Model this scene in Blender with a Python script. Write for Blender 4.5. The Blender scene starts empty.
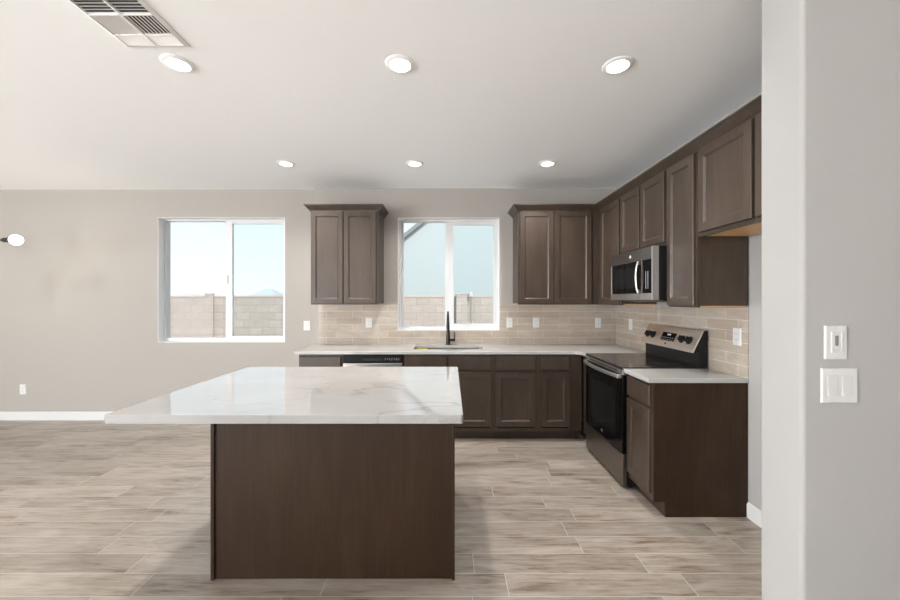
import bpy, bmesh, math, random
from mathutils import Vector, Matrix
random.seed(7)
S = bpy.context.scene
COL = S.collection
PI = math.pi

# ------------------------------------------------------------------ camera
cam_d = bpy.data.cameras.new('camera'); cam = bpy.data.objects.new('camera', cam_d); COL.objects.link(cam)
cam.location = (0, 0, 1.43); cam.rotation_euler = (PI/2, 0, 0)
cam_d.sensor_width = 36; cam_d.lens = 14.8; cam_d.clip_start = 0.02; cam_d.clip_end = 300
S.camera = cam
# ------------------------------------------------------------------ world
W = bpy.data.worlds.new('sky'); S.world = W; W.use_nodes = True
wn = W.node_tree.nodes; wl = W.node_tree.links
tc = wn.new('ShaderNodeTexCoord'); sx = wn.new('ShaderNodeSeparateXYZ'); rp = wn.new('ShaderNodeValToRGB')
wl.new(tc.outputs['Generated'], sx.inputs[0]); wl.new(sx.outputs['Z'], rp.inputs[0])
rp.color_ramp.elements[0].position = 0.0; rp.color_ramp.elements[0].color = (.97, .985, 1, 1)
rp.color_ramp.elements[1].position = 0.6; rp.color_ramp.elements[1].color = (.52, .76, 1, 1)
e_ = rp.color_ramp.elements.new(.2); e_.color = (.82, .93, 1, 1)
bg = wn['Background']; wl.new(rp.outputs[0], bg.inputs[0]); bg.inputs[1].default_value = .61
# ------------------------------------------------------------------ lights
def area(name, loc, rot, sx_, sy_, power, color=(1, 1, 1), spread=None):
    l = bpy.data.lights.new(name, 'AREA'); l.shape = 'RECTANGLE'; l.size = sx_; l.size_y = sy_; l.energy = power; l.color = color
    if spread: l.spread = spread
    o = bpy.data.objects.new(name, l); COL.objects.link(o); o.location = loc; o.rotation_euler = rot
    return o
sun = bpy.data.lights.new('sun', 'SUN'); sun.energy = 1.75; sun.angle = .01; sun.color = (1, .95, .88)
so = bpy.data.objects.new('sun', sun); COL.objects.link(so); so.rotation_euler = (math.radians(48), 0, math.radians(22))
area('daylight_left_slider', (-8.64, -2.9, 1.22), (0, -PI/2-.2, 0), 2.2, 2.7, 470, (.95, .98, 1))
area('rear_floor_bounce_fill', (-1.9, -4.6, 1.9), (PI/2-.95, 0, 0), 3.6, .8, 305, (.96, .98, 1), math.radians(60))  # added lamp, aimed at the floor so its bounce lifts the ceiling
area('rear_upward_fill', (-6.4, -4.66, 1.22), (PI/2+.55, 0, -.25), 3.2, 2.2, 90, (.95, .98, 1))  # added fill lamp behind the camera, tilted up towards the ceiling
S.view_settings.view_transform = 'Standard'; S.view_settings.look = 'None'
S.view_settings.gamma = 1; S.view_settings.exposure = 0.90; S.view_settings.use_curve_mapping = False
CAN_W = 43.0

# ------------------------------------------------------------------ materials
def mat(name, col, rough=.5, metal=0, **kw):
    m = bpy.data.materials.new(name); m.use_nodes = True
    b = m.node_tree.nodes['Principled BSDF']
    b.inputs['Base Color'].default_value = (*col, 1); b.inputs['Roughness'].default_value = rough; b.inputs['Metallic'].default_value = metal
    for k, v in kw.items(): b.inputs[k.replace('_', ' ')].default_value = v
    return m
def nt(m): return m.node_tree.nodes, m.node_tree.links, m.node_tree.nodes['Principled BSDF']
def node(N, t, **kw):
    n = N.new(t)
    for k, v in kw.items(): setattr(n, k, v)
    return n
def coord(N, L, scale=(1, 1, 1), rnd=False):
    t = N.new('ShaderNodeTexCoord'); mp = N.new('ShaderNodeMapping'); mp.inputs['Scale'].default_value = scale
    L.new(t.outputs['Object'], mp.inputs[0])
    if rnd:
        oi = N.new('ShaderNodeObjectInfo'); cx = N.new('ShaderNodeVectorMath'); cx.operation = 'SCALE'
        cx.inputs[0].default_value = (17, 9, 23); L.new(oi.outputs['Random'], cx.inputs['Scale']); L.new(cx.outputs[0], mp.inputs['Location'])
    return mp.outputs[0]
def noise(N, L, vec, scale, detail=3, rough=.5, dist=0):
    n = N.new('ShaderNodeTexNoise'); n.inputs['Scale'].default_value = scale; n.inputs['Detail'].default_value = detail
    n.inputs['Roughness'].default_value = rough; n.inputs['Distortion'].default_value = dist; L.new(vec, n.inputs['Vector']); return n.outputs['Fac']
def ramp(N, L, fac, stops):
    r = N.new('ShaderNodeValToRGB'); cr = r.color_ramp
    cr.elements[0].position, cr.elements[0].color = stops[0][0], (*stops[0][1], 1)
    cr.elements[1].position, cr.elements[1].color = stops[-1][0], (*stops[-1][1], 1)
    for p, c in stops[1:-1]: e = cr.elements.new(p); e.color = (*c, 1)
    L.new(fac, r.inputs[0]); return r.outputs[0]
def mix(N, L, a, b, fac, mode='MIX'):
    m = N.new('ShaderNodeMix'); m.data_type = 'RGBA'; m.blend_type = mode
    for sock, v in ((m.inputs[0], fac), (m.inputs[6], a), (m.inputs[7], b)):
        if hasattr(v, 'links'): L.new(v, sock)
        elif isinstance(v, (int, float)): sock.default_value = v
        else: sock.default_value = (*v, 1)
    return m.outputs[2]
def math_(N, L, op, a, b=None):
    m = N.new('ShaderNodeMath'); m.operation = op
    for i, v in enumerate((a, b)):
        if v is None: continue
        if hasattr(v, 'links'): L.new(v, m.inputs[i])
        else: m.inputs[i].default_value = v
    return m.outputs[0]
def bump(N, L, b, h, strength, dist=.001):
    n = N.new('ShaderNodeBump'); n.inputs['Strength'].default_value = strength; n.inputs['Distance'].default_value = dist
    L.new(h, n.inputs['Height']); L.new(n.outputs[0], b.inputs['Normal'])

def paint(name, col, tex=.25):
    m = mat(name, col, .75); N, L, b = nt(m)
    v = coord(N, L); h = noise(N, L, v, 170, 2); bump(N, L, b, h, tex, .002)
    return m
M_wall = paint('wall_paint', (.355, .33, .302))
M_wallf = paint('hall_wall_paint', (.37, .362, .352), .3)
M_ceil = paint('ceiling_paint', (.93, .935, .94), .15)
M_base = mat('white_semigloss', (.60, .595, .59), .4)
M_lining = mat('white_window_lining', (.80, .80, .79), .5)
M_vinyl = mat('white_vinyl', (.62, .625, .63), .4)
M_plate = mat('white_plastic', (.62, .62, .615), .35)
M_black = mat('black_plastic', (.009, .009, .0095), .35, Specular_IOR_Level=.25)
M_bglass = mat('black_glass', (.004, .004, .0045), .06, Specular_IOR_Level=.16)
M_cook = mat('cooktop_glass', (.016, .013, .012), .10)
M_chrome = mat('chrome', (.88, .87, .86), .3, 1)
M_mblack = mat('matte_black_metal', (.016, .014, .013), .32, .4)
M_sink = mat('sink_steel', (.5, .5, .5), .25, 1)
M_yellow = mat('yellow_label', (.72, .62, .01), .5)
M_maple = mat('natural_maple', (.72, .42, .19), .45)
M_dark = mat('dark_void', (.02, .02, .02), .8)
M_mark = mat('pale_print', (.6, .6, .6), .5)
M_ring = mat('light_trim_white', (.85, .84, .83), .5)
M_mulk = mat('inner_glass', (.010, .010, .011), .12, Specular_IOR_Level=.2)

def steel(name, col, rough):
    m = mat(name, col, rough, 1); N, L, b = nt(m)
    v = coord(N, L, (1, 300, 300)); n = noise(N, L, v, 1, 2); 
    b.inputs['Anisotropic'].default_value = .3
    bump(N, L, b, n, .05, .0005); return m
M_steel = steel('brushed_steel', (.60, .57, .54), .32)
M_steeld = steel('slate_steel', (.25, .225, .205), .33)

def wood(name, c0, c1, c2, rough=.40, coat=.22):
    m = mat(name, c1, rough); N, L, b = nt(m)
    b.inputs['Coat Weight'].default_value = coat; b.inputs['Coat Roughness'].default_value = .24
    f = noise(N, L, coord(N, L, (90, 90, 4), True), 1, 4, .6)
    g = noise(N, L, coord(N, L, (7, 7, 1.6), True), 1, 3, .6, .6)
    s = math_(N, L, 'ADD', math_(N, L, 'MULTIPLY', f, .45), math_(N, L, 'MULTIPLY', g, .55))
    c = ramp(N, L, s, [(.33, c0), (.5, c1), (.68, c2)])
    L.new(c, b.inputs['Base Color']); bump(N, L, b, f, .12, .0008)
    return m
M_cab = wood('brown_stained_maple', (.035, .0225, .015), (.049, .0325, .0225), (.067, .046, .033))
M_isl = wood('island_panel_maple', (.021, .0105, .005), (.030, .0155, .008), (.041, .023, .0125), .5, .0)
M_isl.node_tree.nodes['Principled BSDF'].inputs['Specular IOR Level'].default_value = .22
M_toe = wood('toe_kick_maple', (.040, .026, .018), (.055, .036, .025), (.072, .049, .036), .45, 0)

def emit(name, col, s):
    m = bpy.data.materials.new(name); m.use_nodes = True; N = m.node_tree.nodes; N.clear()
    e = N.new('ShaderNodeEmission'); o = N.new('ShaderNodeOutputMaterial'); e.inputs[0].default_value = (*col, 1); e.inputs[1].default_value = s
    m.node_tree.links.new(e.outputs[0], o.inputs[0]); return m
M_lens = emit('lit_lens', (1, .93, .82), 7)
M_bulb = emit('lit_bulb', (1, .92, .8), 9)

def glass(name, tint, fr=1.0):
    m = bpy.data.materials.new(name); m.use_nodes = True; N = m.node_tree.nodes; L = m.node_tree.links; N.clear()
    t = N.new('ShaderNodeBsdfTransparent'); t.inputs[0].default_value = (*tint, 1)
    g = N.new('ShaderNodeBsdfGlossy'); g.inputs['Roughness'].default_value = .01
    f = N.new('ShaderNodeFresnel'); f.inputs[0].default_value = 1.45
    mm = N.new('ShaderNodeMixShader'); o = N.new('ShaderNodeOutputMaterial')
    L.new(math_(N, L, 'MULTIPLY', f.outputs[0], fr), mm.inputs[0]); L.new(t.outputs[0], mm.inputs[1]); L.new(g.outputs[0], mm.inputs[2]); L.new(mm.outputs[0], o.inputs[0])
    return m
M_glass = glass('window_glass', (.98, .99, .99), .015)
M_screen = bpy.data.materials.new('insect_screen'); M_screen.use_nodes = True
_N = M_screen.node_tree.nodes; _L = M_screen.node_tree.links; _N.clear()
_t = _N.new('ShaderNodeBsdfTransparent'); _t.inputs[0].default_value = (.965, .985, .985, 1)
_d = _N.new('ShaderNodeBsdfDiffuse'); _d.inputs[0].default_value = (.10, .11, .11, 1)
_m = _N.new('ShaderNodeMixShader'); _m.inputs[0].default_value = .01; _o = _N.new('ShaderNodeOutputMaterial')
_L.new(_t.outputs[0], _m.inputs[1]); _L.new(_d.outputs[0], _m.inputs[2]); _L.new(_m.outputs[0], _o.inputs[0])

# quartz
M_quartz = mat('white_quartz', (.8, .79, .78), .03); N, L, b = nt(M_quartz)
v = coord(N, L, (1, 1, 1))
def vein(vec, sc, dist, w, seed):
    n = N.new('ShaderNodeTexNoise'); n.noise_dimensions = '4D'; n.inputs['W'].default_value = seed
    n.inputs['Scale'].default_value = sc; n.inputs['Detail'].default_value = 5; n.inputs['Distortion'].default_value = dist
    mp = N.new('ShaderNodeMapping'); mp.inputs['Rotation'].default_value = (0, 0, .35); mp.inputs['Scale'].default_value = (.55, 1.5, 1)
    L.new(vec, mp.inputs[0]); L.new(mp.outputs[0], n.inputs['Vector'])
    a = math_(N, L, 'ABSOLUTE', math_(N, L, 'SUBTRACT', n.outputs['Fac'], .5))
    mr = N.new('ShaderNodeMapRange'); mr.inputs['From Max'].default_value = w; mr.inputs['To Min'].default_value = 1; mr.inputs['To Max'].default_value = 0
    L.new(a, mr.inputs['Value']); return mr.outputs[0]
msk = ramp(N, L, noise(N, L, v, 1.7, 2), [(.45, (0, 0, 0)), (.62, (1, 1, 1))])
vv = math_(N, L, 'MULTIPLY', vein(v, 1.25, .4, .012, 3.1), msk)
v2 = math_(N, L, 'MULTIPLY', vein(v, 2.1, .6, .010, 9.4), .35)
vt = math_(N, L, 'MAXIMUM', vv, v2)
cl = ramp(N, L, noise(N, L, v, 2.2, 3), [(.35, (.315, .31, .305)), (.65, (.34, .335, .33))])
L.new(mix(N, L, cl, (.22, .205, .19), math_(N, L, 'MULTIPLY', vt, .75)), b.inputs['Base Color'])
M_quartz2 = mat('pale_quartz', (.8, .79, .77), .10); N, L, b = nt(M_quartz2)
L.new(ramp(N, L, noise(N, L, coord(N, L), 3, 4), [(.4, (.40, .39, .375)), (.6, (.435, .43, .42))]), b.inputs['Base Color'])

# plank floor tile
M_floor = mat('wood_look_plank_tile', (.5, .43, .36), .36); N, L, b = nt(M_floor)
t = N.new('ShaderNodeTexCoord'); sp = N.new('ShaderNodeSeparateXYZ'); L.new(t.outputs['Object'], sp.inputs[0])
PW, PL_ = .1515, .915
ry = math_(N, L, 'DIVIDE', math_(N, L, 'ADD', sp.outputs['Y'], 20*PW - 1.936), PW)
row = math_(N, L, 'FLOOR', ry); fy = math_(N, L, 'FRACT', ry)
wnz = node(N, 'ShaderNodeTexWhiteNoise', noise_dimensions='1D'); L.new(row, wnz.inputs['W'])
rx = math_(N, L, 'ADD', math_(N, L, 'DIVIDE', math_(N, L, 'ADD', sp.outputs['X'], 20), PL_), wnz.outputs['Value'])
colm = math_(N, L, 'FLOOR', rx); fx = math_(N, L, 'FRACT', rx)
cb = N.new('ShaderNodeCombineXYZ'); L.new(row, cb.inputs[0]); L.new(colm, cb.inputs[1])
wn2 = node(N, 'ShaderNodeTexWhiteNoise', noise_dimensions='3D'); L.new(cb.outputs[0], wn2.inputs['Vector'])
dy = math_(N, L, 'MULTIPLY', math_(N, L, 'MINIMUM', fy, math_(N, L, 'SUBTRACT', 1, fy)), PW)
dx = math_(N, L, 'MULTIPLY', math_(N, L, 'MINIMUM', fx, math_(N, L, 'SUBTRACT', 1, fx)), PL_)
dd = math_(N, L, 'MINIMUM', dy, dx)
gr = math_(N, L, 'LESS_THAN', dd, .0019)
# per-plank shifted coordinates for the grain
sc = N.new('ShaderNodeVectorMath'); sc.operation = 'SCALE'; L.new(wn2.outputs['Color'], sc.inputs[0]); sc.inputs['Scale'].default_value = 40
ad = N.new('ShaderNodeVectorMath'); L.new(t.outputs['Object'], ad.inputs[0]); L.new(sc.outputs[0], ad.inputs[1])
mp = N.new('ShaderNodeMapping'); mp.inputs['Scale'].default_value = (5, 60, 1); L.new(ad.outputs[0], mp.inputs[0])
g1 = noise(N, L, mp.outputs[0], 1, 8, .68, .55)
mp2 = N.new('ShaderNodeMapping'); mp2.inputs['Scale'].default_value = (2.0, 9, 1); L.new(ad.outputs[0], mp2.inputs[0])
g2 = noise(N, L, mp2.outputs[0], 1, 5, .6, .8)
gg = math_(N, L, 'ADD', math_(N, L, 'MULTIPLY', g1, .5), math_(N, L, 'MULTIPLY', g2, .5))
c = ramp(N, L, gg, [(.36, (.15, .11, .08)), (.44, (.265, .22, .18)), (.52, (.335, .29, .246)), (.62, (.40, .358, .314))])
mr = N.new('ShaderNodeMapRange'); mr.inputs['To Min'].default_value = .84; mr.inputs['To Max'].default_value = 1.10; L.new(wn2.outputs['Value'], mr.inputs['Value'])
cc = N.new('ShaderNodeVectorMath'); cc.operation = 'SCALE'; L.new(c, cc.inputs[0]); L.new(mr.outputs[0], cc.inputs['Scale'])
L.new(mix(N, L, cc.outputs[0], (.50, .475, .44), math_(N, L, 'MULTIPLY', gr, .85)), b.inputs['Base Color'])
h = math_(N, L, 'SUBTRACT', math_(N, L, 'MULTIPLY', g1, .25), gr); bump(N, L, b, h, .3, .001)

def brick(name, axis, bw, rh, mortar, c1, c2, cm, offset, rough, off=(0, 0), var=.0, wavy=0, freq=2):
    m = mat(name, c1, rough); N, L, b = nt(m)
    t = N.new('ShaderNodeTexCoord'); s_ = N.new('ShaderNodeSeparateXYZ'); L.new(t.outputs['Object'], s_.inputs[0])
    cb = N.new('ShaderNodeCombineXYZ'); L.new(math_(N, L, 'ADD', s_.outputs[axis], off[0]), cb.inputs[0]); L.new(math_(N, L, 'ADD', s_.outputs['Z'], off[1]), cb.inputs[1])
    br = N.new('ShaderNodeTexBrick'); br.offset = offset; br.offset_frequency = freq; L.new(cb.outputs[0], br.inputs['Vector'])
    br.inputs['Scale'].default_value = 1; br.inputs['Brick Width'].default_value = bw; br.inputs['Row Height'].default_value = rh
    br.inputs['Mortar Size'].default_value = mortar; br.inputs['Mortar Smooth'].default_value = .1
    br.inputs['Color1'].default_value = (*c1, 1); br.inputs['Color2'].default_value = (*c2, 1); br.inputs['Mortar'].default_value = (*cm, 1)
    mp = N.new('ShaderNodeMapping'); mp.inputs['Scale'].default_value = (4, 22, 1); L.new(cb.outputs[0], mp.inputs[0])
    n = noise(N, L, mp.outputs[0], 1, 4, .6, .8)
    k = ramp(N, L, n, [(.3, (1-var,)*3), (.7, (1+var*.4,)*3)])
    L.new(mix(N, L, br.outputs['Color'], k, 1.0, 'MULTIPLY'), b.inputs['Base Color'])
    hh = math_(N, L, 'MULTIPLY', br.outputs['Fac'], -1)
    if wavy: hh = math_(N, L, 'ADD', hh, math_(N, L, 'MULTIPLY', noise(N, L, cb.outputs[0], 14, 1), wavy))
    bump(N, L, b, hh, .5, .0012)
    return m
TC = ((.39, .33, .275), (.455, .40, .34), (.56, .52, .47))
M_tileb = brick('glazed_tile_back', 'X', .305, .0762, .0022, *TC, .37, .13, (5, -.914), .16, .8)
M_tiler = brick('glazed_tile_side', 'Y', .305, .0762, .0022, *TC, .37, .13, (5, -.914), .16, .8)
M_cmu = brick('concrete_block', 'X', .33, .19, .006, (.56, .475, .42), (.62, .53, .475), (.45, .38, .345), .5, .9, (20, .06), .12)
M_stucco = paint('pale_stucco', (.56, .61, .61), .3)
M_roofg = mat('grey_roof', (.30, .30, .31), .8)
M_rooft = mat('pale_tile_roof', (.55, .55, .53), .85)
M_dirt = paint('gravel', (.46, .38, .31), .5)
M_cap = brick('concrete_cap', 'X', .41, .203, .004, (.66, .55, .49), (.68, .57, .50), (.5, .42, .38), .5, .9, (20, .06), .08)

# ------------------------------------------------------------------ mesh helpers
def BM(): return bmesh.new()
def box(bm, x0, x1, y0, y1, z0, z1):
    vs = [bm.verts.new((x, y, z)) for x in (x0, x1) for y in (y0, y1) for z in (z0, z1)]
    fs = []
    for f in ((0, 1, 3, 2), (4, 6, 7, 5), (0, 4, 5, 1), (2, 3, 7, 6), (0, 2, 6, 4), (1, 5, 7, 3)):
        fs.append(bm.faces.new([vs[i] for i in f]))
    return vs
def cyl(bm, p0, p1, r0, r1=None, n=24, cap=True):
    r1 = r0 if r1 is None else r1
    p0, p1 = Vector(p0), Vector(p1); d = (p1-p0).normalized()
    a = d.orthogonal().normalized(); b_ = d.cross(a)
    A = []; B_ = []
    for i in range(n):
        t_ = 2*PI*i/n; u = a*math.cos(t_)+b_*math.sin(t_)
        A.append(bm.verts.new(p0+u*r0)); B_.append(bm.verts.new(p1+u*r1))
    for i in range(n): j = (i+1) % n; bm.faces.new((A[i], A[j], B_[j], B_[i]))
    if cap: bm.faces.new(A[::-1]); bm.faces.new(B_)
def tube(bm, pts, rad, n=16):
    pts = [Vector(p) for p in pts]; rings = []
    ref = None
    for i, p in enumerate(pts):
        d = (pts[min(i+1, len(pts)-1)]-pts[max(i-1, 0)]).normalized()
        if ref is None: ref = d.orthogonal().normalized()
        a = (ref-d*ref.dot(d)).normalized(); ref = a; b_ = d.cross(a)
        r = rad[i] if isinstance(rad, (list, tuple)) else rad
        rings.append([bm.verts.new(p+(a*math.cos(2*PI*k/n)+b_*math.sin(2*PI*k/n))*r) for k in range(n)])
    for A, B_ in zip(rings, rings[1:]):
        for k in range(n): j = (k+1) % n; bm.faces.new((A[k], A[j], B_[j], B_[k]))
    bm.faces.new(rings[0][::-1]); bm.faces.new(rings[-1])
def lathe(bm, prof, c=(0, 0, 0), n=40, axis='Z'):
    rings = []
    for r, z in prof:
        rings.append([bm.verts.new((c[0]+r*math.cos(2*PI*k/n), c[1]+r*math.sin(2*PI*k/n), c[2]+z)) for k in range(n)] if r > 1e-6 else [bm.verts.new((c[0], c[1], c[2]+z))])
    for A, B_ in zip(rings, rings[1:]):
        for k in range(n):
            j = (k+1) % n
            if len(A) == 1 and len(B_) == 1: continue
            if len(A) == 1: bm.faces.new((A[0], B_[j], B_[k]))
            elif len(B_) == 1: bm.faces.new((A[k], A[j], B_[0]))
            else: bm.faces.new((A[k], A[j], B_[j], B_[k]))
def prism(bm, poly, axis, a, b_):
    """extrude polygon; axis 'x': poly=(y,z); 'y': poly=(x,z); 'z': poly=(x,y)"""
    def P(p, t_): return {'x': (t_, p[0], p[1]), 'y': (p[0], t_, p[1]), 'z': (p[0], p[1], t_)}[axis]
    A = [bm.verts.new(P(p, a)) for p in poly]; B_ = [bm.verts.new(P(p, b_)) for p in poly]
    n = len(poly); bm.faces.new(A[::-1]); bm.faces.new(B_)
    for i in range(n): j = (i+1) % n; bm.faces.new((A[i], A[j], B_[j], B_[i]))
def rectframe(bm, x0, x1, z0, z1, y0, y1, w, wt=None, wb=None):
    """picture-frame with hole in the xz plane"""
    wt = w if wt is None else wt; wb = w if wb is None else wb
    O = [(x0, z0), (x1, z0), (x1, z1), (x0, z1)]; I = [(x0+w, z0+wb), (x1-w, z0+wb), (x1-w, z1-wt), (x0+w, z1-wt)]
    V = {}
    for k, ps in (('O', O), ('I', I)):
        for yk, y in (('f', y0), ('b', y1)): V[k+yk] = [bm.verts.new((p[0], y, p[1])) for p in ps]
    for i in range(4):
        j = (i+1) % 4
        bm.faces.new((V['Of'][i], V['Of'][j], V['If'][j], V['If'][i])); bm.faces.new((V['Ob'][j], V['Ob'][i], V['Ib'][i], V['Ib'][j]))
        bm.faces.new((V['Of'][j], V['Of'][i], V['Ob'][i], V['Ob'][j])); bm.faces.new((V['If'][i], V['If'][j], V['Ib'][j], V['Ib'][i]))
def obj(name, bm, m, parent=None, bev=0, smooth=False, loc=None, seg=2):
    bmesh.ops.recalc_face_normals(bm, faces=bm.faces)
    me = bpy.data.meshes.new(name); bm.to_mesh(me); bm.free()
    o = bpy.data.objects.new(name, me); COL.objects.link(o); me.materials.append(m)
    if parent: o.parent = parent
    if loc: o.location = loc
    if bev:
        md = o.modifiers.new('bevel', 'BEVEL'); md.width = bev; md.segments = seg; md.limit_method = 'ANGLE'; md.angle_limit = .6
    if smooth:
        for p in me.polygons: p.use_smooth = True
        if hasattr(me, 'set_sharp_from_angle'): me.set_sharp_from_angle(angle=.7)
    return o
def tag(o, label, cat, group=None):
    o['label'] = label; o['category'] = cat
    if group: o['group'] = group
    return o
def thing(name, label, cat, loc=(0, 0, 0), rz=0, group=None):
    o = bpy.data.objects.new(name, None); COL.objects.link(o); o.location = loc; o.rotation_euler = (0, 0, rz); o.empty_display_size = .1
    return tag(o, label, cat, group)
def struct(name, bm, m, parent=None, bev=0, smooth=False):
    o = obj(name, bm, m, parent, bev, smooth)
    if not parent: o['kind'] = 'structure'
    return o
def dup(root, loc, rz, label):
    r = root.copy(); COL.objects.link(r); r.location = loc; r.rotation_euler = (0, 0, rz); r['label'] = label
    for ch in list(root.children):
        c = ch.copy(); COL.objects.link(c); c.parent = r
        for g in list(ch.children):
            d = g.copy(); COL.objects.link(d); d.parent = c
    return r

def wallgrid(us, zs, holes, y0, y1, to3=lambda u, y, z: (u, y, z)):
    """wall sheet with thickness and true openings; us, zs cut lines"""
    bm = BM(); cache = {}
    def vt(u, y, z):
        k = (round(u, 4), round(y, 4), round(z, 4))
        if k not in cache: cache[k] = bm.verts.new(to3(*k))
        return cache[k]
    def solid(i, j):
        if i < 0 or j < 0 or i >= len(us)-1 or j >= len(zs)-1: return False
        uc = (us[i]+us[i+1])/2; zc = (zs[j]+zs[j+1])/2
        return not any(a < uc < b_ and c < zc < d for a, b_, c, d in holes)
    for i in range(len(us)-1):
        for j in range(len(zs)-1):
            if not solid(i, j): continue
            u0, u1, z0, z1 = us[i], us[i+1], zs[j], zs[j+1]
            bm.faces.new((vt(u0, y0, z0), vt(u1, y0, z0), vt(u1, y0, z1), vt(u0, y0, z1)))
            bm.faces.new((vt(u0, y1, z1), vt(u1, y1, z1), vt(u1, y1, z0), vt(u0, y1, z0)))
            for (di, dj, a, b_) in ((-1, 0, (u0, z0), (u0, z1)), (1, 0, (u1, z1), (u1, z0)), (0, -1, (u1, z0), (u0, z0)), (0, 1, (u0, z1), (u1, z1))):
                if not solid(i+di, j+dj):
                    bm.faces.new((vt(a[0], y0, a[1]), vt(b_[0], y0, b_[1]), vt(b_[0], y1, b_[1]), vt(a[0], y1, a[1])))
    return bm

# ------------------------------------------------------------------ room shell
H = 2.743; XL = -8.5; YR = -4.5; XR = 1.965; YB = 4.41; YK = 4.36; YO = 4.58; XK = -1.603
bm = BM(); box(bm, XL-.15, 3.3, YR-.15, YO, -.1, 0); struct('floor', bm, M_floor)
bm = BM(); box(bm, XL-.15, 3.3, YR-.15, YO, H, H+.15); struct('ceiling', bm, M_ceil)
W1 = (-3.479, -1.967, .926, 2.412); W2 = (-.615, .582, 1.073, 2.400)
bm = wallgrid([XL-.15, W1[0], W1[1], XK-.0], [0, W1[2], W1[3], H], [W1], YB, YO)
struct('wall_back', bm, M_wall)
bm = wallgrid([XK, W2[0], W2[1], XR+.15], [0, W2[2], W2[3], H], [W2], YK, YO)
es = [e for e in bm.edges if all(abs(v_.co.x-XK) < 1e-3 and abs(v_.co.y-YK) < 1e-3 for v_ in e.verts)]
bmesh.ops.bevel(bm, geom=es, offset=.018, segments=5, affect='EDGES', profile=.5)
struct('wall_kitchen_back', bm, M_wall, smooth=True)
bm = BM(); box(bm, XR, XR+.15, 1.372, YK, 0, H); struct('wall_right', bm, M_wallf)
# foreground wall with bullnose corners
bm = BM(); box(bm, 1.143, 3.3, 1.2, 1.366, 0, H)
es = [e for e in bm.edges if all(abs(v_.co.x-1.143) < 1e-3 for v_ in e.verts) and abs(e.verts[0].co.z-e.verts[1].co.z) > 1]
bmesh.ops.bevel(bm, geom=es, offset=.014, segments=6, affect='EDGES', profile=.5)
struct('wall_front_hall', bm, M_wallf, smooth=True)
bm = BM(); box(bm, 3.15, 3.3, YR, 1.2, 0, H); struct('wall_hall_right', bm, M_wallf)
bm = wallgrid([YR-.15, -4.3, -1.5, YO], [0, 2.35, H], [(-4.3, -1.5, -1, 2.35)], XL-.15, XL, lambda u, y, z: (y, u, z))
struct('wall_left', bm, M_wall)
bm = wallgrid([XL, -8.1, -4.7, -3.8, 0, 3.3], [0, 2.35, H], [(-8.1, -4.7, -1, 2.35), (-3.8, 0, -1, 2.35)], YR-.15, YR)  # second opening added for the lamp that bounces off the floor
struct('wall_rear', bm, M_wall)
# baseboards
def bboard(name, p0, p1, nrm):
    (x0, y0), (x1, y1) = p0, p1; t_ = .013
    bm = BM()
    d = Vector((x1-x0, y1-y0, 0)); 
    prof = [(0, 0), (t_, 0), (t_, .088), (t_*.45, .1), (0, .1)]
    A = [bm.verts.new((x0+nrm[0]*a, y0+nrm[1]*a, z)) for a, z in prof]; B_ = [bm.verts.new((x1+nrm[0]*a, y1+nrm[1]*a, z)) for a, z in prof]
    bm.faces.new(A); bm.faces.new(B_[::-1])
    for i in range(5): j = (i+1) % 5; bm.faces.new((A[i], A[j], B_[j], B_[i]))
    return struct(name, bm, M_base)
bboard('baseboard_back', (XL, YB), (XK-.001, YB), (0, -1))
bboard('baseboard_right', (XR, 1.373), (XR, 2.434), (-1, 0))
bboard('baseboard_hall', (1.17, 1.2), (3.15, 1.2), (0, -1))
bboard('baseboard_left', (XL, -1.5), (XL, YB), (1, 0))

# ------------------------------------------------------------------ windows
def quadframe(bm, x0, x1, z0, z1, y0, y1, wl_, wr_, wt, wb):
    box(bm, x0, x0+wl_, y0, y1, z0, z1); box(bm, x1-wr_, x1, y0, y1, z0, z1)
    box(bm, x0+wl_, x1-wr_, y0, y1, z1-wt, z1); box(bm, x0+wl_, x1-wr_, y0, y1, z0, z0+wb)
def window(name, Wd, y, left_glass, right_glass):
    x0, x1, z0, z1 = Wd
    root = bpy.data.objects.new(name, None); COL.objects.link(root); root.location = ((x0+x1)/2, y, z0); root['kind'] = 'structure'
    cx = (x0+x1)/2
    def add(nm, bm_, m, bev=0):
        for v_ in bm_.verts: v_.co -= Vector((cx, y, z0))
        return obj(nm, bm_, m, root, bev)
    a, b_, c, d = left_glass; a2, b2, c2, d2 = right_glass
    bm = BM(); rectframe(bm, x0, x1, z0, z1, (YB if name.endswith('1') else YK)-.002, y, .004); add('lining', bm, M_lining)
    bm = BM()
    # outer vinyl frame
    w = a-x0
    rectframe(bm, x0, x1, z0, z1, y, y+.075, min(w, .028), z1-d, c-z0)
    add('frame', bm, M_vinyl, .002)
    # fixed left lite bead + meeting rail
    bm = BM(); rectframe(bm, x0+.012, b_+.012, c-.012, d+.012, y+.045, y+.07, a-x0-.012, .016, .016); o = add('fixed_sash', bm, M_vinyl, .0015)
    bm = BM(); quadframe(bm, b_, x1-.012, c-.02, d+.01, y+.008, y+.04, a2-b_, x1-.012-b2, d+.01-d2, c2-c+.02); o = add('sliding_sash', bm, M_vinyl, .002)
    bm = BM(); box(bm, b_+.012, b_+.03, y-.004, y+.01, (c+d)/2-.05, (c+d)/2+.05); add('latch', bm, M_vinyl, .002)
    bm = BM(); box(bm, a-.005, b_+.012, y+.055, y+.059, c-.005, d+.005); add('left_pane', bm, M_glass)
    bm = BM(); box(bm, a2-.005, b2+.005, y+.02, y+.024, c2-.005, d2+.005); add('right_pane', bm, M_glass)
    bm = BM(); box(bm, b_+.02, x1-.03, y+.066, y+.067, c, d); add('insect_screen', bm, M_screen)
    return root
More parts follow.
